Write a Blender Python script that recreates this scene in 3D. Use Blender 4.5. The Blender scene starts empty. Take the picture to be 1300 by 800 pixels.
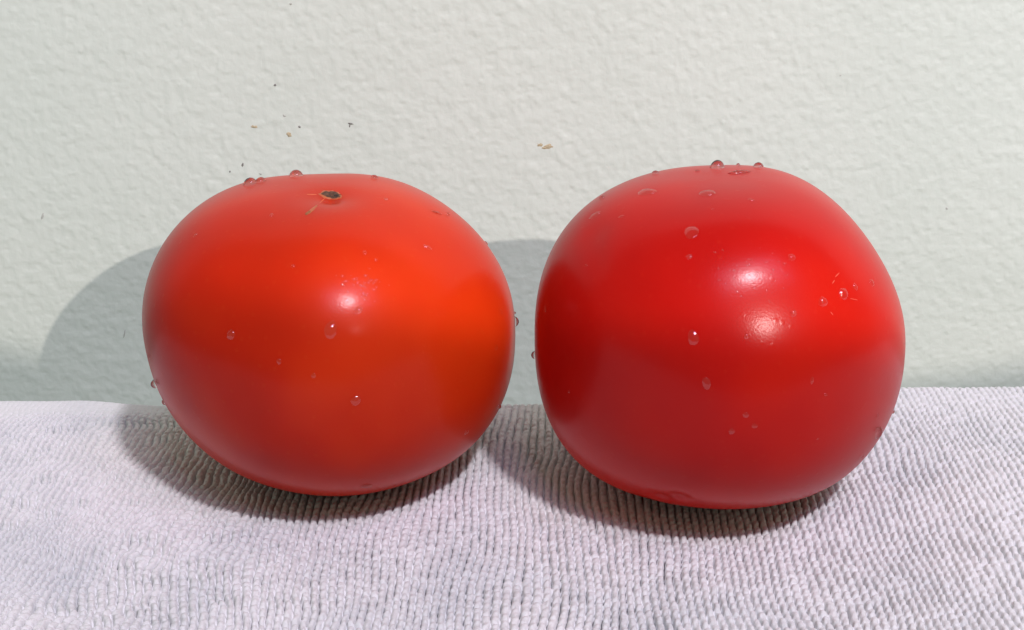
import bpy, bmesh, math, random
import numpy as np
from math import radians, sin, cos, pi
from mathutils import Vector
from mathutils.bvhtree import BVHTree

random.seed(7)
SC = bpy.context.scene
COL = SC.collection

# ------------------------------------------------------------------ camera
FPX, PITCH = 1800.0, radians(21.1)          # focal length in photo pixels, downward tilt
CAM = np.array([0.0, -0.2635, 0.137])
cam_d = bpy.data.cameras.new('camera')
cam_d.sensor_width = 36.0
cam_d.lens = 36.0 * FPX / 1300.0
cam_d.clip_start, cam_d.clip_end = 0.005, 50.0
cam_o = bpy.data.objects.new('camera', cam_d)
cam_o.location = CAM
cam_o.rotation_euler = (pi / 2 - PITCH, 0, 0)
COL.objects.link(cam_o)
SC.camera = cam_o
RGT = np.array([1.0, 0, 0])
FWD = np.array([0, cos(PITCH), -sin(PITCH)])
UPV = np.array([0, sin(PITCH), cos(PITCH)])

# ------------------------------------------------------------------ light of the room
world = bpy.data.worlds.new('World')
SC.world = world
world.use_nodes = True
bg = world.node_tree.nodes['Background']
bg.inputs['Color'].default_value = (0.88, 1.0, 0.78, 1)
bg.inputs['Strength'].default_value = 0.24


def lamp(name, direction, dist, w, h, watts, colour, target=(0.0, 0.0, 0.03)):
    d = bpy.data.lights.new(name, 'AREA')
    d.shape = 'RECTANGLE'
    d.size, d.size_y = w, h
    d.energy = watts
    d.color = colour
    o = bpy.data.objects.new(name, d)
    v = Vector(direction).normalized()
    o.location = Vector(target) + v * dist
    o.rotation_euler = v.to_track_quat('Z', 'Y').to_euler()
    COL.objects.link(o)
    return o


lamp('ceiling_lamp', (0.27, -0.56, 0.81), 1.30, 0.085, 0.04, 11.0, (0.985, 0.92, 1.0))

# soft light added to widen the highlights and lift the shade, no such fixture
lamp('halo_fill', (0.27, -0.49, 0.83), 1.45, 0.80, 0.46, 6.5, (0.83, 0.60, 1.0))

# low lamp; cone edge added to imitate the phone's shadow on wall and left fruit
spot = bpy.data.lights.new('low_lamp', 'SPOT')
spot.energy = 27.0
spot.color = (1.0, 0.82, 0.79)
spot.shadow_soft_size = 0.005
spot.spot_size = 2 * radians(32.14)
spot.spot_blend = 0.008
spot_o = bpy.data.objects.new('low_lamp', spot)
spot_o.location = Vector((0.46, -1.0, 0.57)).normalized() * 1.1
spot_o.rotation_euler = Vector((0.27999, -0.95618, -0.08557)).to_track_quat('Z', 'Y').to_euler()
COL.objects.link(spot_o)

vs = SC.view_settings
vs.view_transform = 'Standard'
vs.look = 'None'
vs.exposure = 0.0
vs.gamma = 1.0
vs.use_curve_mapping = False
SC.cycles.use_denoising = True
SC.cycles.max_bounces = 10
SC.cycles.transparent_max_bounces = 12


# ------------------------------------------------------------------ helpers
def tag(o, label=None, cat=None, group=None, kind=None):
    if label: o['label'] = label
    if cat: o['category'] = cat
    if group: o['group'] = group
    if kind: o['kind'] = kind
    return o


def grid_mesh(name, X, Y, Z, mat, parent=None, smooth=True):
    ny, nx = X.shape
    co = np.stack([X, Y, Z], -1).reshape(-1, 3).astype(np.float32)
    i = (np.arange(ny - 1)[:, None] * nx + np.arange(nx - 1)[None]).ravel()
    f = np.stack([i, i + 1, i + nx + 1, i + nx], -1).astype(np.int32)
    me = bpy.data.meshes.new(name)
    me.vertices.add(len(co)); me.vertices.foreach_set('co', co.ravel())
    me.loops.add(f.size); me.loops.foreach_set('vertex_index', f.ravel())
    me.polygons.add(len(f))
    me.polygons.foreach_set('loop_start', np.arange(0, f.size, 4, dtype=np.int32))
    me.polygons.foreach_set('use_smooth', np.full(len(f), smooth))
    me.update(calc_edges=True)
    me.materials.append(mat)
    o = bpy.data.objects.new(name, me)
    COL.objects.link(o)
    o.parent = parent
    return o


def mesh_obj(name, verts, faces, mat, parent=None, smooth=True, loc=None):
    me = bpy.data.meshes.new(name)
    me.from_pydata([tuple(v) for v in verts], [], faces)
    me.polygons.foreach_set('use_smooth', [smooth] * len(me.polygons))
    me.materials.append(mat)
    me.update()
    o = bpy.data.objects.new(name, me)
    if loc is not None: o.location = loc
    COL.objects.link(o)
    o.parent = parent
    return o


_rng = np.random.default_rng(3)
_LAT = _rng.random((256, 256)).astype(np.float32)


def vnoise(x, y, seed=0):
    """smooth value noise, -1..1"""
    x = x + seed * 17.31; y = y + seed * 9.77
    xi = np.floor(x).astype(int); yi = np.floor(y).astype(int)
    fx = x - xi; fy = y - yi
    fx = fx * fx * fx * (fx * (fx * 6 - 15) + 10); fy = fy * fy * fy * (fy * (fy * 6 - 15) + 10)
    g = lambda a, b: _LAT[a & 255, b & 255]
    v = (g(xi, yi) * (1 - fx) + g(xi + 1, yi) * fx) * (1 - fy) + (g(xi, yi + 1) * (1 - fx) + g(xi + 1, yi + 1) * fx) * fy
    return v * 2 - 1


def sstep(a, b, x):
    t = np.clip((x - a) / (b - a), 0, 1)
    return t * t * (3 - 2 * t)


def node_mat(name):
    m = bpy.data.materials.new(name)
    m.use_nodes = True
    nt = m.node_tree
    return m, nt, nt.nodes['Principled BSDF'], nt.nodes, nt.links


def noise_node(nt, scale, detail=3, rough=0.55, vec=None):
    n = nt.nodes.new('ShaderNodeTexNoise')
    n.inputs['Scale'].default_value = scale
    n.inputs['Detail'].default_value = detail
    n.inputs['Roughness'].default_value = rough
    if vec is None:
        tc = nt.nodes.get('TC') or nt.nodes.new('ShaderNodeTexCoord')
        tc.name = 'TC'
        vec = tc.outputs['Object']
    nt.links.new(vec, n.inputs['Vector'])
    return n


def ramp(nt, src, stops):
    r = nt.nodes.new('ShaderNodeValToRGB')
    e = r.color_ramp.elements
    e[0].position, e[0].color = stops[0][0], stops[0][1]
    e[1].position, e[1].color = stops[-1][0], stops[-1][1]
    for p, c in stops[1:-1]:
        k = e.new(p); k.color = c
    nt.links.new(src, r.inputs['Fac'])
    return r


def mixc(nt, fac, a, b, mode='MIX'):
    n = nt.nodes.new('ShaderNodeMix')
    n.data_type = 'RGBA'; n.blend_type = mode
    for s, v in ((0, fac), (6, a), (7, b)):
        if hasattr(v, 'links') or isinstance(v, bpy.types.NodeSocket): nt.links.new(v, n.inputs[s])
        else: n.inputs[s].default_value = v
    return n.outputs[2]


def bump(nt, src, dist, strength=1.0, normal=None):
    b = nt.nodes.new('ShaderNodeBump')
    b.inputs['Distance'].default_value = dist
    b.inputs['Strength'].default_value = strength
    nt.links.new(src, b.inputs['Height'])
    if normal is not None: nt.links.new(normal, b.inputs['Normal'])
    return b.outputs['Normal']


# ------------------------------------------------------------------ materials
def wall_material():
    m, nt, p, N, L = node_mat('wall_paint')
    big = noise_node(nt, 14, 3)
    base = ramp(nt, big.outputs['Fac'], [(0.35, (0.546, 0.630, 0.563, 1)), (0.68, (0.574, 0.653, 0.587, 1))])
    col = base.outputs['Color']
    L.new(col, p.inputs['Base Color'])
    p.inputs['Roughness'].default_value = 0.55
    p.inputs['Specular IOR Level'].default_value = 0.3
    fine = noise_node(nt, 1200, 3)
    L.new(bump(nt, fine.outputs['Fac'], 0.00012, 0.55), p.inputs['Normal'])
    return m


def towel_material():
    m, nt, p, N, L = node_mat('microfibre')
    big = noise_node(nt, 30, 3)
    base = ramp(nt, big.outputs['Fac'], [(0.3, (0.655, 0.69, 0.70, 1)), (0.5, (0.765, 0.785, 0.785, 1)), (0.7, (0.815, 0.825, 0.82, 1))])
    fn = noise_node(nt, 1600, 2)
    f2 = ramp(nt, fn.outputs['Fac'], [(0.25, (0.88, 0.88, 0.88, 1)), (0.75, (1, 1, 1, 1))])
    c = mixc(nt, 1.0, base.outputs['Color'], f2.outputs['Color'], 'MULTIPLY')
    L.new(c, p.inputs['Base Color'])
    p.inputs['Roughness'].default_value = 0.85
    p.inputs['Specular IOR Level'].default_value = 0.2
    p.inputs['Sheen Weight'].default_value = 0.15
    p.inputs['Sheen Roughness'].default_value = 0.5
    fb = noise_node(nt, 3000, 3)
    L.new(bump(nt, fb.outputs['Fac'], 0.00015, 0.5), p.inputs['Normal'])
    return m


def tomato_material(name, dark, mid, light, yellow, rough, lit_orange):
    m, nt, p, N, L = node_mat(name)
    big = noise_node(nt, 22, 3, 0.5)
    r = ramp(nt, big.outputs['Fac'], [(0.34, dark), (0.5, mid), (0.67, light)])
    # lamp glow put into the colour: more orange towards the right and top
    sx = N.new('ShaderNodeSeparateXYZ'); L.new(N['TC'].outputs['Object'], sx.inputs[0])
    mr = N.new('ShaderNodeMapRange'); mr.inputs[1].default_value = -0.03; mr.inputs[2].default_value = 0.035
    mr.inputs[3].default_value = 0.0; mr.inputs[4].default_value = lit_orange
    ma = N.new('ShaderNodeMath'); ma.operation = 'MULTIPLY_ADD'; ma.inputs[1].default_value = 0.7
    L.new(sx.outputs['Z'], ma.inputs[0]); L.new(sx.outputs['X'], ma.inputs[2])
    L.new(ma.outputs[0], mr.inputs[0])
    lit_col = mixc(nt, mr.outputs[0], r.outputs['Color'], (0.66, 0.055, 0.003, 1))
    # tiny pale lenticels under the skin
    vo = N.new('ShaderNodeTexVoronoi'); vo.inputs['Scale'].default_value = 420
    L.new(N['TC'].outputs['Object'], vo.inputs['Vector'])
    sp = ramp(nt, vo.outputs['Distance'], [(0.10, (1, 1, 1, 1)), (0.22, (0, 0, 0, 1))])
    fm = N.new('ShaderNodeMath'); fm.operation = 'MULTIPLY'; fm.inputs[1].default_value = 0.06
    L.new(sp.outputs['Color'], fm.inputs[0])
    c = mixc(nt, fm.outputs[0], lit_col, yellow)
    L.new(c, p.inputs['Base Color'])
    p.inputs['Roughness'].default_value = rough
    p.inputs['Specular IOR Level'].default_value = 0.05
    p.inputs['Subsurface Weight'].default_value = 0.55
    p.inputs['Subsurface Radius'].default_value = (1.0, 0.14, 0.06)
    p.inputs['Subsurface Scale'].default_value = 0.009
    p.inputs['Coat Weight'].default_value = 0.38
    p.inputs['Coat Roughness'].default_value = 0.205
    p.inputs['Coat IOR'].default_value = 1.37
    fine = noise_node(nt, 2600, 2)
    mid_n = noise_node(nt, 260, 2)
    n1 = bump(nt, mid_n.outputs['Fac'], 0.00006, 0.07)
    n2 = bump(nt, fine.outputs['Fac'], 0.00006, 0.25, n1)
    n2 = bump(nt, sp.outputs['Color'], 0.00003, 0.4, n2)
    L.new(n2, p.inputs['Normal'])
    L.new(n2, p.inputs['Coat Normal'])
    return m


def water_material(name, bend):
    m, nt, p, N, L = node_mat(name)
    N.remove(p)
    out = N['Material Output']
    tr = N.new('ShaderNodeBsdfTransparent')
    rf = N.new('ShaderNodeBsdfRefraction'); rf.inputs['IOR'].default_value = 1.33; rf.inputs['Roughness'].default_value = 0.0
    gs = N.new('ShaderNodeBsdfGlossy'); gs.inputs['Roughness'].default_value = 0.06
    fr = N.new('ShaderNodeFresnel'); fr.inputs['IOR'].default_value = 1.3
    m1 = N.new('ShaderNodeMixShader'); m1.inputs[0].default_value = bend
    L.new(tr.outputs[0], m1.inputs[1]); L.new(rf.outputs[0], m1.inputs[2])
    m2 = N.new('ShaderNodeMixShader')
    ge = N.new('ShaderNodeNewGeometry')
    sb = N.new('ShaderNodeMath'); sb.operation = 'SUBTRACT'; sb.inputs[0].default_value = 1.0
    L.new(ge.outputs['Backfacing'], sb.inputs[1])
    ml = N.new('ShaderNodeMath'); ml.operation = 'MULTIPLY'
    ad = N.new('ShaderNodeMath'); ad.operation = 'ADD'; ad.inputs[1].default_value = 0.05
    L.new(fr.outputs[0], ad.inputs[0])
    L.new(ad.outputs[0], ml.inputs[0]); L.new(sb.outputs[0], ml.inputs[1])
    L.new(ml.outputs[0], m2.inputs[0]); L.new(m1.outputs[0], m2.inputs[1]); L.new(gs.outputs[0], m2.inputs[2])
    L.new(m2.outputs[0], out.inputs['Surface'])
    return m


def plain_material(name, a, b, scale, rough=0.8):
    m, nt, p, N, L = node_mat(name)
    n = noise_node(nt, scale, 3)
    r = ramp(nt, n.outputs['Fac'], [(0.35, a), (0.65, b)])
    L.new(r.outputs['Color'], p.inputs['Base Color'])
    p.inputs['Roughness'].default_value = rough
    L.new(bump(nt, n.outputs['Fac'], 0.0002, 0.6), p.inputs['Normal'])
    return m


M_WALL = wall_material()
M_TOWEL = towel_material()
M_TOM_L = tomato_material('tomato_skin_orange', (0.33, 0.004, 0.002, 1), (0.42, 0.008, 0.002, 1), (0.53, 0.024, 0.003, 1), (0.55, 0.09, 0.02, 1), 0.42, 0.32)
M_TOM_R = tomato_material('tomato_skin_red', (0.37, 0.004, 0.003, 1), (0.43, 0.005, 0.003, 1), (0.50, 0.009, 0.003, 1), (0.55, 0.05, 0.02, 1), 0.40, 0.0)
M_WATER = water_material('water', 0.22)
M_BEAD = water_material('water_bead', 0.85)
M_CORK = plain_material('dry_cork', (0.045, 0.020, 0.010, 1), (0.12, 0.055, 0.028, 1), 1800)
M_TAN = plain_material('tan_cork', (0.42, 0.22, 0.08, 1), (0.50, 0.20, 0.06, 1), 1500, 0.6)
M_TABLE = plain_material('table_top', (0.30, 0.28, 0.26, 1), (0.36, 0.34, 0.31, 1), 40, 0.5)
M_STAIN = plain_material('ochre_stain', (0.33, 0.27, 0.15, 1), (0.50, 0.46, 0.32, 1), 2500)
M_SCUFF = plain_material('grey_scuff', (0.34, 0.37, 0.33, 1), (0.44, 0.48, 0.43, 1), 2500)
M_FLECK = plain_material('dark_fleck', (0.10, 0.105, 0.10, 1), (0.30, 0.31, 0.28, 1), 2500)


# ------------------------------------------------------------------ tomatoes (shape only; used by everything below)
def tomato_radius(d, a, b, ex, co, ph):
    rho = np.hypot(d[:, 0], d[:, 1]); phi = np.arctan2(d[:, 1], d[:, 0])
    r = ((rho / a) ** ex + (abs(d[:, 2]) / b) ** ex) ** (-1 / ex)
    r = r * (1 + 0.012 * rho ** 2 * np.cos(5 * phi + ph))
    p = d * r[:, None]
    u = p @ RGT; v = p @ UPV; w = p @ FWD
    psi = np.arctan2(v, u); k = co[0] + 0 * psi
    for i in range(1, len(co) // 2 + 1):
        k = k + co[2 * i - 1] * np.cos(i * psi) + co[2 * i] * np.sin(i * psi)
    wt = (u * u + v * v) / (u * u + v * v + w * w); wt = wt * wt * (3 - 2 * wt)
    return p * (1 + wt * k)[:, None]


def tomato_mesh(name, c, a, b, ex, co, ph, mat, groove=None, pit=None):
    nt_, nf = 180, 300
    verts, faces = [], []
    th = np.linspace(0, pi, nt_ + 1)[1:-1]
    ff = np.linspace(0, 2 * pi, nf, endpoint=False)
    T, F_ = np.meshgrid(th, ff, indexing='ij')
    d = np.stack([np.sin(T) * np.cos(F_), np.sin(T) * np.sin(F_), np.cos(T)], -1).reshape(-1, 3)
    d = np.vstack([d, [[0, 0, 1.0]], [[0, 0, -1.0]]])
    v = tomato_radius(d, a, b, ex, co, ph)
    ln = np.linalg.norm(v, axis=1, keepdims=True); dirs = v / ln
    for (g, s, depth) in (pit or []):                 # shallow hollows
        g = np.array(g) / np.linalg.norm(g)
        ang = np.arccos(np.clip(dirs @ g, -1, 1))
        v = v - dirs * (depth * np.exp(-(ang / s) ** 2))[:, None]
    nr = nt_ - 1
    for i in range(nr - 1):
        for j in range(nf):
            j2 = (j + 1) % nf
            faces.append((i * nf + j, (i + 1) * nf + j, (i + 1) * nf + j2, i * nf + j2))
    top, bot = nr * nf, nr * nf + 1
    for j in range(nf):
        j2 = (j + 1) % nf
        faces.append((top, j, j2)); faces.append((bot, (nr - 1) * nf + j2, (nr - 1) * nf + j))
    o = mesh_obj(name, v, faces, mat, loc=c)
    bvh = BVHTree.FromPolygons([tuple(q + np.array(c)) for q in v], faces)
    return o, bvh


def pix_dir(x, y):
    return Vector(((x - 650) / FPX * RGT - (y - 400) / FPX * UPV + FWD)).normalized()


CL = np.array([-0.03656, -0.00026, 0.0312])
CR = np.array([0.04062, -0.00755, 0.0338])
COL_L = [-0.0406, 0.0137, 0.0385, 0.0035, -0.0258, 0.0005, 0.0054, 0.001, -0.0038, 0.0004, -0.0009, 0.0045, 0.0037]
COL_R = [-0.0651, -0.0325, 0.0061, 0.0019, -0.0088, -0.0024, -0.0142, -0.0017, -0.0064, 0.009, 0.0012, 0.0051, 0.0001]


def dir_at(c, a, b, px, py):
    """direction from a tomato's centre to the spot of its skin (rough ellipsoid)"""
    o = (CAM - c) / np.array([a, a, b]); d = np.array(pix_dir(px, py)) / np.array([a, a, b])
    A = d @ d; B = o @ d; C_ = o @ o - 1
    disc = max(B * B - A * C_, 0)
    t = (-B - math.sqrt(disc)) / A
    return (o + d * t) * np.array([a, a, b])


tom_l, bvh_l = tomato_mesh('tomato', CL, 0.0375, 0.0312, 2.4, COL_L, 0.6, M_TOM_L,
                           pit=[(dir_at(CL, .0375, .0312, 420, 249), 0.16, 0.0009), (dir_at(CL, .0375, .0312, 420, 249), 0.055, 0.0007)])
tag(tom_l, 'orange-red flattened tomato with a brown stem scar on top, beside the rounder darker red one', 'tomato', 'two wet tomatoes on the towel')
tom_r, bvh_r = tomato_mesh('tomato', CR, 0.0373, 0.0338, 2.45, COL_R, 2.0, M_TOM_R,
                           pit=[(dir_at(CR, .0373, .0338, 765, 300), 0.10, 0.0003)] + [(dir_at(CR, .0373, .0338, x, y), 0.06, 0.00010) for x, y in ((757, 283), (758, 293), (759, 303), (761, 313), (763, 323), (765, 333), (768, 343))] + [(dir_at(CR, .0373, .0338, 970, 398), 0.33, 0.0014)]
                           + [(dir_at(CR, .0373, .0338, x, 632), 0.05, 0.0007) for x in (815, 840, 862)])
tag(tom_r, 'deep red taller tomato with two pale highlights and no stem scar', 'tomato', 'two wet tomatoes on the towel')


# ------------------------------------------------------------------ wall
WALL_Y = 0.103


def build_wall():
    xs = np.concatenate([np.linspace(-0.8, -0.165, 40, endpoint=False), np.arange(-0.165, 0.165, 0.00040), np.linspace(0.165, 0.8, 40)])
    zs = np.concatenate([np.linspace(-0.20, -0.034, 30, endpoint=False), np.arange(-0.034, 0.092, 0.00040), np.linspace(0.092, 0.32, 24)])
    X, Z = np.meshgrid(xs, zs)
    a = vnoise(X / 0.0024, Z / 0.0023, 1); b = vnoise(X / 0.0012, Z / 0.0012, 2); c = vnoise(X / 0.015, Z / 0.015, 3)
    w1 = vnoise(X / 0.0017 + 0.5 * a, Z / 0.0018 + 0.5 * b, 5)
    w2 = vnoise(X / 0.0014 + 0.4 * b, Z / 0.0014, 6)
    rel = 0.00007 * a + 0.00005 * b + 0.00006 * c + 0.00011 * np.clip(w1, 0, 1) - 0.00014 * np.clip(w2 - 0.35, 0, 1)
    Y = WALL_Y - 0.85 * rel
    return X, Y, Z


WX, WY, WZ = build_wall()
wall = grid_mesh('wall', WX, WY, WZ, M_WALL)
tag(wall, 'pale mint-grey painted wall with orange-peel texture behind the tomatoes', 'wall')
bvh_w = BVHTree.FromPolygons([(-.4, WALL_Y, -.1), (.4, WALL_Y, -.1), (.4, WALL_Y, .4), (-.4, WALL_Y, .4)], [(0, 1, 2, 3)])


# ------------------------------------------------------------------ table and towel
tv, tf = [], []
for z in (-0.030, -0.055):
    for x, y in ((-.45, -.45), (.45, -.45), (.45, .030), (-.45, .030)):
        tv.append((x, y, z))
tf = [(0, 1, 2, 3), (7, 6, 5, 4)] + [(i, i + 4, (i + 1) % 4 + 4, (i + 1) % 4) for i in range(4)]
table = mesh_obj('table_top', tv, tf, M_TABLE, smooth=False)
tag(table, kind='structure')


def towel_base(X, Y):
    z = 0.0021 + 0 * X
    z = z - 0.0007 * sstep(0.005, 0.034, Y) * (1 - sstep(0.03, 0.075, X))
    z = z + 0.0018 * sstep(0.045, 0.10, X) * sstep(-0.03, 0.03, Y)
    z = z + (0.0012 * vnoise(X / 0.035, Y / 0.04, 4) + 0.0006 * vnoise(X / 0.014, Y / 0.016, 8)) * (1 - sstep(-0.01, 0.02, Y))
    z = z - 0.0026 * np.exp(-((X + 0.078) / 0.022) ** 2 - ((Y + 0.045) / 0.02) ** 2)
    z = z + 0.0014 * (1 - sstep(-0.105, -0.075, X)) * sstep(0.0, 0.03, Y)
    return z


def build_towel():
    xs = np.concatenate([np.linspace(-0.26, -0.122, 90, endpoint=False), np.arange(-0.122, 0.122, 0.00017), np.linspace(0.122, 0.26, 90)])
    ys = np.concatenate([np.linspace(-0.20, -0.068, 60, endpoint=False), np.arange(-0.068, 0.0420, 0.00026)])
    X, Y = np.meshgrid(xs, ys)
    P_ = 0.00152
    leftmess = 1 - sstep(-0.062, -0.022, X + 0.35 * (Y + 0.03))
    wx = 0.0010 * vnoise(X / 0.018, Y / 0.02, 11) + 0.00012 * vnoise(X / 0.004, Y / 0.004, 12)
    wx = wx + leftmess * (0.0007 * vnoise(X / 0.005, Y / 0.0045, 13) + 0.0035 * vnoise(X / 0.03, Y / 0.03, 17))
    ybk = 0.0010 * vnoise(X / 0.012, Y / 0.02, 14) + leftmess * 0.0008 * vnoise(X / 0.004, Y / 0.004, 15)
    u = (X - 0.028 * Y + wx) / P_
    k = np.floor(u); 
    # every rib has its own stitch pitch and phase
    jr = _LAT[(k.astype(int)) & 255, 11]; jr2 = _LAT[(k.astype(int)) & 255, 57]
    L_ = 0.0023 * (0.85 + 0.3 * jr2)
    s = (Y + ybk) / L_ + jr * 7
    zig = 0.07 * np.sin(2 * pi * s)                 # zigzag groove
    uu = u + zig * 0.8
    f = uu - np.floor(uu)
    kk = np.floor(uu).astype(int)
    # bead: a rib cross-section rounded, broken by the stitches
    rib = np.sqrt(np.clip(1 - (2 * f - 1) ** 2 * 0.98, 0, 1))
    jr = _LAT[kk & 255, 11]; L_ = 0.0023 * (0.85 + 0.3 * _LAT[kk & 255, 57])
    s = (Y + ybk) / L_ + jr * 7
    g = s - np.floor(s)
    si = np.floor(s).astype(int)
    st = np.sqrt(np.clip(1 - (2 * g - 1) ** 2 * 0.9, 0, 1))
    bead = _LAT[kk & 255, si & 255]
    amp = 0.0009 * (1 - 0.55 * sstep(0.012, 0.034, Y))
    hem = (1 - sstep(-0.082, -0.066, X)) * sstep(0.021, 0.026, Y - 0.10 * (X + 0.1))
    amp = amp * (1 - 0.9 * hem)
    rel = amp * (rib * (0.66 + 0.34 * st) + 0.24 * (bead - 0.5) + 0.15 * vnoise(X / 0.0006, Y / 0.0006, 21) + 0.12 * vnoise(X / 0.00035, Y / 0.0004, 26))
    e = np.minimum(f, 1 - f)
    slot = np.exp(-(e / 0.11) ** 2) * np.clip(0.7 + 0.75 * vnoise(X / 0.0016, Y / 0.0014, 22), 0.05, 1.35)
    eg = np.minimum(g, 1 - g)
    cross = np.exp(-(eg / 0.09) ** 2) * np.clip(0.9 * vnoise(X / 0.002, Y / 0.002, 23) - 0.25 + 0.55 * leftmess, 0, 1)
    rel = rel - amp * (1.8 * slot + 1.6 * cross)
    Z = towel_base(X, Y) + rel - 0.0004
    # rolled back edge, tucked down into the gap to the wall
    ye = 0.0338 + 0.0045 * sstep(0.03, 0.08, X) + 0.0004 * vnoise(X / 0.01, Y * 0, 31)
    over = np.clip(Y - (ye - 0.0035), 0, None)
    Z = Z - np.clip(over, 0, 0.0035) ** 2 / 0.007 - np.clip(over - 0.0035, 0, None) * 9
    # the tomatoes press into the pile
    step = 1
    for c, bvh, R_ in ((CL, bvh_l, 0.026), (CR, bvh_r, 0.026)):
        near = np.argwhere(np.hypot(X - c[0], Y - c[1]) < R_)
        for i, j in near[::1]:
            if (j % 2) or (i % 2):
                continue
            h = bvh.ray_cast(Vector((X[i, j], Y[i, j], -0.05)), Vector((0, 0, 1)))
            if h[0] is not None:
                zt = h[0].z - 0.0001
                sub = Z[i:i + 2, j:j + 2]
                np.minimum(sub, zt, out=sub)
    return X, Y, Z


TX, TY, TZ = build_towel()
towel = grid_mesh('towel', TX, TY, TZ, M_TOWEL)
tag(towel, 'pale lavender-white ribbed microfibre towel spread under the two tomatoes', 'towel')


# ------------------------------------------------------------------ stem scar of the orange tomato
def hit(bvh, x, y):
    d = pix_dir(x, y)
    return bvh.ray_cast(Vector(CAM), d)


def skin_patch(name, bvh, outline, mat, parent, lift, dome, rings=5, rough=0.0):
    """thin patch lying on the skin; outline in photo pixels around its middle"""
    cx = sum(p[0] for p in outline) / len(outline); cy = sum(p[1] for p in outline) / len(outline)
    n = len(outline); verts, faces = [], []
    cen = Vector(parent.location)
    for r in range(rings + 1):
        q = r / rings
        for (x, y) in outline:
            h = hit(bvh, cx + (x - cx) * q, cy + (y - cy) * q)
            z = lift + dome * (1 - q * q) + random.uniform(-rough, rough) * (1 - 0.3 * q)
            if r == rings: z = -0.0002
            verts.append(h[0] + h[1] * z - cen)
    for r in range(rings):
        for i in range(n):
            j = (i + 1) % n
            faces.append((r * n + i, r * n + j, (r + 1) * n + j, (r + 1) * n + i) if r else (i, n + j, n + i))
    me = mesh_obj(name, verts, faces, mat, parent)
    return me


def outline(cx, cy, rx, ry, rot, n=26, jit=0.15):
    o = []
    for i in range(n):
        t = 2 * pi * i / n
        k = 1 + random.uniform(-jit, jit)
        x, y = rx * k * cos(t), ry * k * sin(t)
        o.append((cx + x * cos(rot) - y * sin(rot), cy + x * sin(rot) + y * cos(rot)))
    return o


M_SCARD = plain_material('scar_dark', (0.012, 0.008, 0.005, 1), (0.03, 0.018, 0.01, 1), 1500)
M_RIM = plain_material('scar_rim', (0.42, 0.08, 0.02, 1), (0.38, 0.11, 0.035, 1), 1300, 0.5)
M_CREASE = plain_material('pale_crease', (0.55, 0.075, 0.018, 1), (0.55, 0.11, 0.03, 1), 900, 0.5)
skin_patch('scar_rim', bvh_l, outline(420, 247.8, 18, 6.6, 0.10, jit=0.12), M_RIM, tom_l, 0.00004, 0.00002)
skin_patch('stem_scar', bvh_l, outline(420.5, 247.6, 14.0, 5.0, 0.10, jit=0.16), M_CORK, tom_l, 0.00010, 0.00002, 5, 0.00008)
skin_patch('scar_hole', bvh_l, outline(427, 249.3, 4.3, 2.0, 0.1, 16), M_SCARD, tom_l, 0.00024, 0.00002, 3)
skin_patch('cork_streak', bvh_l, outline(396, 266.5, 11, 2.0, -0.72, jit=0.15), M_RIM, tom_l, 0.00004, 0.00002)
skin_patch('cork_streak', bvh_l, outline(391, 270.5, 4.4, 1.9, -0.55, jit=0.2), plain_material('streak_brown', (0.20, 0.06, 0.02, 1), (0.28, 0.10, 0.03, 1), 1500), tom_l, 0.00009, 0.00002)
for (x, y, rx, ry, a) in ((396, 247, 9, 0.7, 0.02), (409, 255, 7, 0.8, -0.75)):
    skin_patch('skin_crease', bvh_l, outline(x, y, rx, ry, a, 16, 0.1), M_CREASE, tom_l, 0.00003, 0.00001, 3)
M_SCRATCH = plain_material('pale_scratch', (0.60, 0.10, 0.05, 1), (0.60, 0.06, 0.03, 1), 900, 0.5)
for (x, y, rx, ry, a) in ((1063, 349, 5.5, 0.9, -0.8), (1058, 358, 3.5, 0.7, -1.0), (1056, 398, 4, 0.7, 0.9), (1084, 380, 7, 0.6, 0.2)):
    skin_patch('scratch', bvh_r, outline(x, y, rx, ry, a, 16, 0.1), M_SCRATCH, tom_r, 0.00003, 0.00001, 3)


# ------------------------------------------------------------------ marks on the wall (parts of it)
def wall_mark(name, px, py, rx, ry, rot, mat, thick=0.00006):
    pts = outline(px, py, rx, ry, rot, 16, 0.3)
    verts, faces = [], []
    n = len(pts)
    zc = None
    for q, dz in ((0.0, thick), (0.6, thick * 0.9), (1.0, -0.0001)):
        for (x, y) in pts:
            h = bvh_w.ray_cast(Vector(CAM), pix_dir(px + (x - px) * q, py + (y - py) * q))[0]
            verts.append((h.x, h.y - dz - 0.00010, h.z))
    for r in range(2):
        for i in range(n):
            j = (i + 1) % n
            faces.append((r * n + i, r * n + j, (r + 1) * n + j, (r + 1) * n + i) if r else (i, n + j, n + i))
    return mesh_obj(name, verts, faces, mat, wall)


for a in ((697, 186, 7, 3.6, 0.0), (686, 184.5, 4, 2.6, 0.2), (691, 188, 5, 2.0, 0.1), (367, 171, 3.2, 2.6, 0.7), (323, 161, 4.5, 1.8, 0.0)):
    wall_mark('stain', *a, M_STAIN)
for a in ((380, 161, 1.8, 1.3, 0.6), (308, 209, 1.3, 2.8, 0.2), (292, 218, 1.2, 1.2, 0), (445, 157, 3.6, 1.0, 0.1), (444, 160, 1.0, 2.0, 0.1), (349, 108, 1.6, 1.6, 0), (979, 51, 2.0, 1.4, 0)):
    wall_mark('fleck', *a, M_FLECK)
for a in ((361, 147, 2.3, 1.3, 0.5), (1202, 265, 1.7, 1.5, 0), (369, 5, 1.6, 1.4, 0), (54, 275, 1.8, 4.6, 0.2), (1067, 96, 1.4, 1.1, 0), (331, 221, 1.8, 1.2, 0), (158, 424, 0.9, 5, 0.2)):
    wall_mark('scuff', *a, M_SCUFF)


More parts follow.
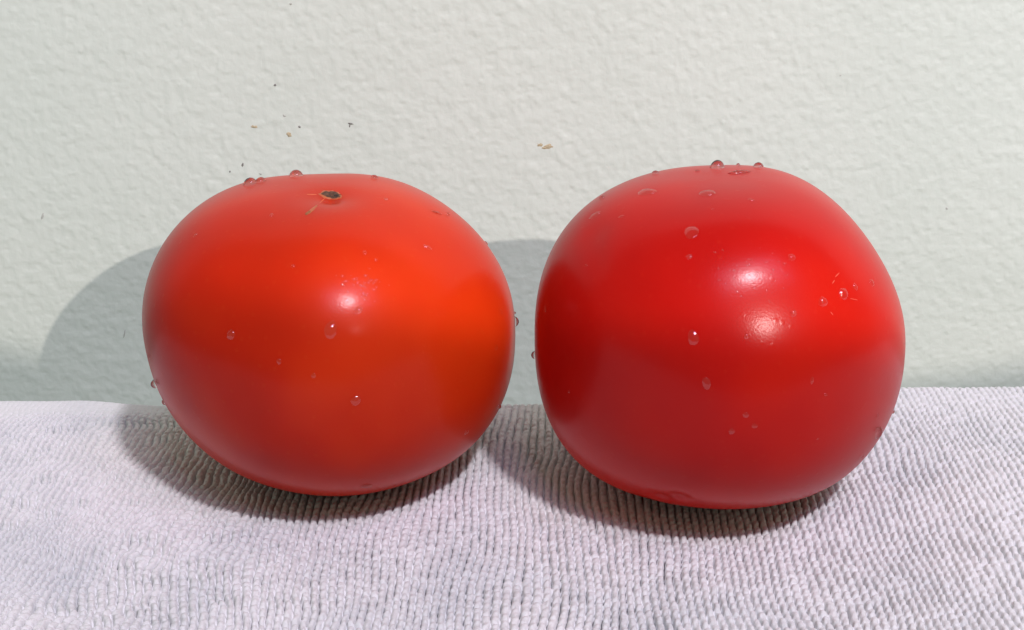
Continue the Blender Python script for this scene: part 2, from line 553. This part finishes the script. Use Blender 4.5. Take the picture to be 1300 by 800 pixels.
# ------------------------------------------------------------------ water drops
def drop_mesh(name, bvh, px, py, w, h, rot, height, tomato_c, mat):
    """spherical-cap drop sitting on the skin where the camera ray (px, py) meets it"""
    d = pix_dir(px, py); H = bvh.ray_cast(Vector(CAM), d)
    cx, cy = None, None
    if H[0] is None:                                  # beyond the outline: nearest skin point
        t = (Vector(tomato_c) - Vector(CAM)).dot(d)
        P = Vector(CAM) + d * t
        co, no, _, _ = bvh.find_nearest(P)
    else:
        co, no = H[0], H[1]
    depth = (co - Vector(CAM)).dot(Vector(FWD))
    mm = depth / FPX
    n = no.normalized()
    view = (Vector(CAM) - co).normalized()
    up = Vector(UPV) - n * n.dot(Vector(UPV)); up.normalize()
    side = up.cross(n).normalized()
    c_, s_ = cos(rot), sin(rot)
    ax = side * c_ + up * s_; ay = up * c_ - side * s_
    if H[0] is None or view.dot(n) < 0.33: w, h = w * 1.12, h * 1.12
    ra, rb = w * 0.5 * mm, h * 0.5 * mm
    if H[0] is not None and (view.dot(n) > 0.33): height *= 0.66
    dome = 1.0 if height < 0.25 else 0.65
    ht = height * 2 * min(ra, rb)
    nr, ns = 7, 20
    ph = random.uniform(0, 6.28); e1 = random.uniform(0.02, 0.09); e2 = random.uniform(0.0, 0.06)
    verts, faces = [], []
    verts.append(co + n * ht)
    for r in range(1, nr + 1):
        q = sin(r / nr * pi / 2)
        zz = ht * (1 - q * q) ** dome if r < nr else -0.00012
        for i in range(ns):
            t = 2 * pi * i / ns
            k = 1 + e1 * cos(2 * t + ph) + e2 * cos(3 * t + 2 * ph)
            p = co + ax * (ra * q * k * cos(t)) + ay * (rb * q * k * sin(t))
            near = bvh.find_nearest(p)
            verts.append(near[0] + near[1] * zz)
    b = len(verts); 
    verts.append(bvh.find_nearest(co)[0] - n * 0.00012)
    for i in range(ns):
        j = (i + 1) % ns
        faces.append((0, 1 + i, 1 + j))
        for r in range(nr - 1):
            faces.append((1 + r * ns + i, 1 + (r + 1) * ns + i, 1 + (r + 1) * ns + j, 1 + r * ns + j))
        faces.append((b, 1 + (nr - 1) * ns + j, 1 + (nr - 1) * ns + i))
    return [v - co for v in verts], faces, co, (H[0] is None or view.dot(n) < 0.33)


GL, GR = 'water drops on the orange-red tomato', 'water drops on the deep red tomato'
DROPS_L = [
    (318, 233, 15, 15, 0, .45, 'domed drop on the upper left edge of the orange-red tomato, left of its close twin'),
    (331, 230, 13, 13, 0, .35, 'low drop on the upper left edge of the orange-red tomato, right of its close twin'),
    (376, 223, 16, 16, 0, .42, 'large orange-looking drop on the top edge of the orange-red tomato, left of the stem scar'),
    (475, 226, 9, 9, 0, .4, 'small glinting drop near the top edge, right of the stem scar'),
    (490, 253, 6, 6, 0, .4, 'tiny bright drop below the top edge, level with the stem scar on its right'),
    (554, 270, 15, 5, -.4, .3, 'thin dark sliver of water high on the right shoulder of the orange-red tomato'),
    (568, 273, 6, 6, 0, .45, 'bright bead at the right end of the thin sliver of water on the orange-red tomato'),
    (543, 314, 13, 7, -.6, .35, 'slanted double drop on the right shoulder of the orange-red tomato, above its orange glow'),
    (463, 321, 6, 8, 0, .4, 'small drop just above the misty highlight of the orange-red tomato'),
    (617, 309, 7, 5, -.8, .35, 'flat drop on the upper right edge of the orange-red tomato'),
    (658, 408, 9, 11, 0, .5, 'round drop bulging from the right edge of the orange-red tomato into the gap'),
    (656, 397, 4, 4, 0, .5, 'dark speck of water on the right edge, just above the bulging drop'),
    (636, 396, 7, 8, 0, .3, 'faint drop near the right edge of the orange-red tomato, left of the bulging drop'),
    (630, 441, 6, 8, 0, .35, 'small drop with one glint low on the right side of the orange-red tomato'),
    (633, 516, 8, 7, 0, .45, 'drop on the lower right edge of the orange-red tomato where towel meets wall'),
    (592, 549, 10, 9, 0, .3, 'faint round drop near the lower right edge of the orange-red tomato'),
    (465, 617, 15, 8, 0, .3, 'flat pale drop at the very bottom of the orange-red tomato'),
    (452, 509, 14, 15, 0, .35, 'round drop with one glint in the middle of the lower half of the orange-red tomato'),
    (293, 425, 13, 13, 0, .35, 'round drop with one glint on the dark left side of the orange-red tomato'),
    (420, 419, 17, 25, 0, .33, 'largest tall drop with two glints, left below the misty highlight of the orange-red tomato'),
    (440, 382, 12, 7, .2, .4, 'dark drop with one glint touching the lower left of the misty highlight'),
    (455, 394, 12, 10, .6, .3, 'dull dark patch of water straight below the misty highlight'),
    (354, 459, 7, 8, 0, .3, 'faint small drop on the left half of the orange-red tomato, left of centre'),
    (398, 477, 6, 8, 0, .35, 'small drop with a glint left above the round drop of the lower half'),
    (345, 273, 6, 8, 0, .4, 'small drop on the upper left of the orange-red tomato, left of the cork streak'),
    (248, 299, 8, 5, .8, .35, 'dark slanted drop near the upper left edge of the orange-red tomato'),
    (372, 338, 6, 6, 0, .35, 'pale tiny drop left of the misty highlight of the orange-red tomato'),
    (200, 485, 4, 9, .3, .4, 'narrow dark drop beside the amber bead at the left edge'),
    (193, 489, 10, 11, 0, .55, 'amber bead of water bulging from the lower left edge of the orange-red tomato'),
    (189, 452, 4, 8, .2, .35, 'narrow dark drop on the left edge, above the amber bead'),
    (205, 513, 7, 7, 0, .35, 'low drop on the left edge just below the amber bead'),
]
DROPS_R = [
    (911, 209, 16, 16, 0, .52, 'tall round bead standing on the top edge of the deep red tomato'),
    (963, 212, 12, 12, 0, .45, 'lower bead on the top edge of the deep red tomato, right of the tall one'),
    (939, 219, 28, 9, .28, .3, 'long slanting orange drop just under the top edge of the deep red tomato'),
    (885, 217, 6, 5, 0, .35, 'tiny drop under the top edge, left of the tall round bead'),
    (937, 210, 5, 5, 0, .5, 'speck of water on the top edge between the two beads'),
    (832, 220, 9, 7, .4, .45, 'small dark drop on the upper left edge of the deep red tomato'),
    (821, 244, 27, 18, 0, .33, 'large oval drop without glints high on the left shoulder of the deep red tomato'),
    (898, 246, 22, 17, 0, .38, 'oval drop with two glints below the top of the deep red tomato'),
    (755, 274, 17, 11, .75, .38, 'tilted oval drop near the upper left edge of the deep red tomato'),
    (764, 251, 8, 6, .6, .4, 'low drop on the upper left edge, above the tilted oval drop'),
    (789, 275, 9, 6, .4, .35, 'small dark drop right of the tilted oval drop'),
    (878, 295, 20, 22, 0, .22, 'flat square-looking drop with two stacked glints left above the big highlight'),
    (875, 326, 9, 8, .4, .4, 'small drop with one white glint left of the big highlight'),
    (1005, 327, 11, 11, 0, .42, 'round dark drop at the upper right rim of the big highlight'),
    (1007, 398, 10, 9, .4, .42, 'dark round drop between the two highlights, on their right'),
    (948, 427, 8, 8, .4, .42, 'dark round drop left of the small lower highlight'),
    (1045, 383, 14, 14, 0, .33, 'clear drop with two glints, leftmost of the row on the right flank'),
    (1071, 373, 16, 17, 0, .3, 'clear large drop with two glints, second from left of the row on the right flank'),
    (1086, 364, 8, 10, .2, .35, 'small drop, third from left of the row on the right flank'),
    (1107, 359, 10, 11, .2, .35, 'small drop, rightmost of the row on the right flank'),
    (953, 254, 9, 5, -.3, .4, 'small drop with a glint right of the oval drop with two glints'),
    (905, 266, 4, 4, 0, .4, 'pinhead drop just below the oval drop with two glints'),
    (880, 429, 14, 22, .1, .32, 'tall drop with stacked glints on the left half of the deep red tomato'),
    (897, 487, 12, 16, .1, .3, 'faint drop with two glints below the tall drop with stacked glints'),
    (947, 527, 8, 9, 0, .3, 'faint small drop low in the middle, topmost of a loose triangle'),
    (958, 541, 8, 8, 0, .3, 'faint small drop low in the middle, right corner of a loose triangle'),
    (929, 548, 8, 9, 0, .3, 'faint small drop low in the middle, left corner of a loose triangle'),
    (1031, 483, 5, 11, .05, .3, 'narrow drop with stacked glints below the small lower highlight'),
    (1048, 501, 5, 5, 0, .4, 'tiny drop right below the narrow drop with stacked glints'),
    (1038, 557, 4, 4, 0, .4, 'pinhead drop low on the right of the deep red tomato'),
    (1114, 549, 11, 17, .5, .5, 'dark-rimmed drop bulging from the lower right edge of the deep red tomato'),
    (1112, 545, 4, 7, .5, .35, 'narrow dark drop just inside the bulging one at the lower right edge'),
    (1114, 528, 3, 7, .5, .35, 'narrow dark drop above the bulging one at the lower right edge'),
    (1134, 523, 5, 5, 0, .4, 'speck of water on the right edge where it crosses the towel'),
    (1094, 579, 6, 6, 0, .45, 'small drop on the lower right edge, below the bulging one'),
    (677, 451, 8, 9, 0, .55, 'dark drop bulging from the left edge of the deep red tomato into the gap'),
    (692, 392, 6, 10, 0, .35, 'pale small drop near the left edge of the deep red tomato'),
    (722, 497, 5, 5, 0, .35, 'tiny drop in the dark lower left of the deep red tomato'),
    (744, 337, 5, 4, 0, .35, 'tiny dark drop at the left, below the tilted oval drop'),
]
for lst, bvh, c, grp in ((DROPS_L, bvh_l, CL, GL), (DROPS_R, bvh_r, CR, GR)):
    for (px, py, w, h, rot, ht, lab) in lst:
        v, f, co, edge = drop_mesh('water_drop', bvh, px, py, w, h, rot, ht, c, M_WATER)
        o = mesh_obj('water_drop', v, f, M_BEAD if edge else M_WATER, loc=co)
        tag(o, lab, 'water drop', grp)


def mist(label, bvh, c, cx, cy, sx, sy, n, smin, smax, grp):
    allv, allf = [], []
    for _ in range(n):
        px, py = random.gauss(cx, sx), random.gauss(cy, sy)
        if bvh.ray_cast(Vector(CAM), pix_dir(px, py))[0] is None: continue
        s = random.uniform(smin, smax)
        v, f, co, _e = drop_mesh('m', bvh, px, py, s * random.uniform(1, 1.5), s, random.uniform(-.8, .8), .36, c, M_WATER)
        b = len(allv)
        allv += [q + co for q in v]; allf += [tuple(i + b for i in t) for t in f]
    o = mesh_obj('fine_droplets', allv, allf, M_WATER)
    tag(o, label, 'droplets', kind='stuff')


mist('mist of pinhead droplets in the highlight of the orange-red tomato', bvh_l, CL, 455, 363, 17, 12, 46, 2.0, 4.6, GL)
mist('mist of pinhead droplets around the big highlight of the deep red tomato', bvh_r, CR, 960, 345, 26, 16, 40, 1.8, 4.0, GR)
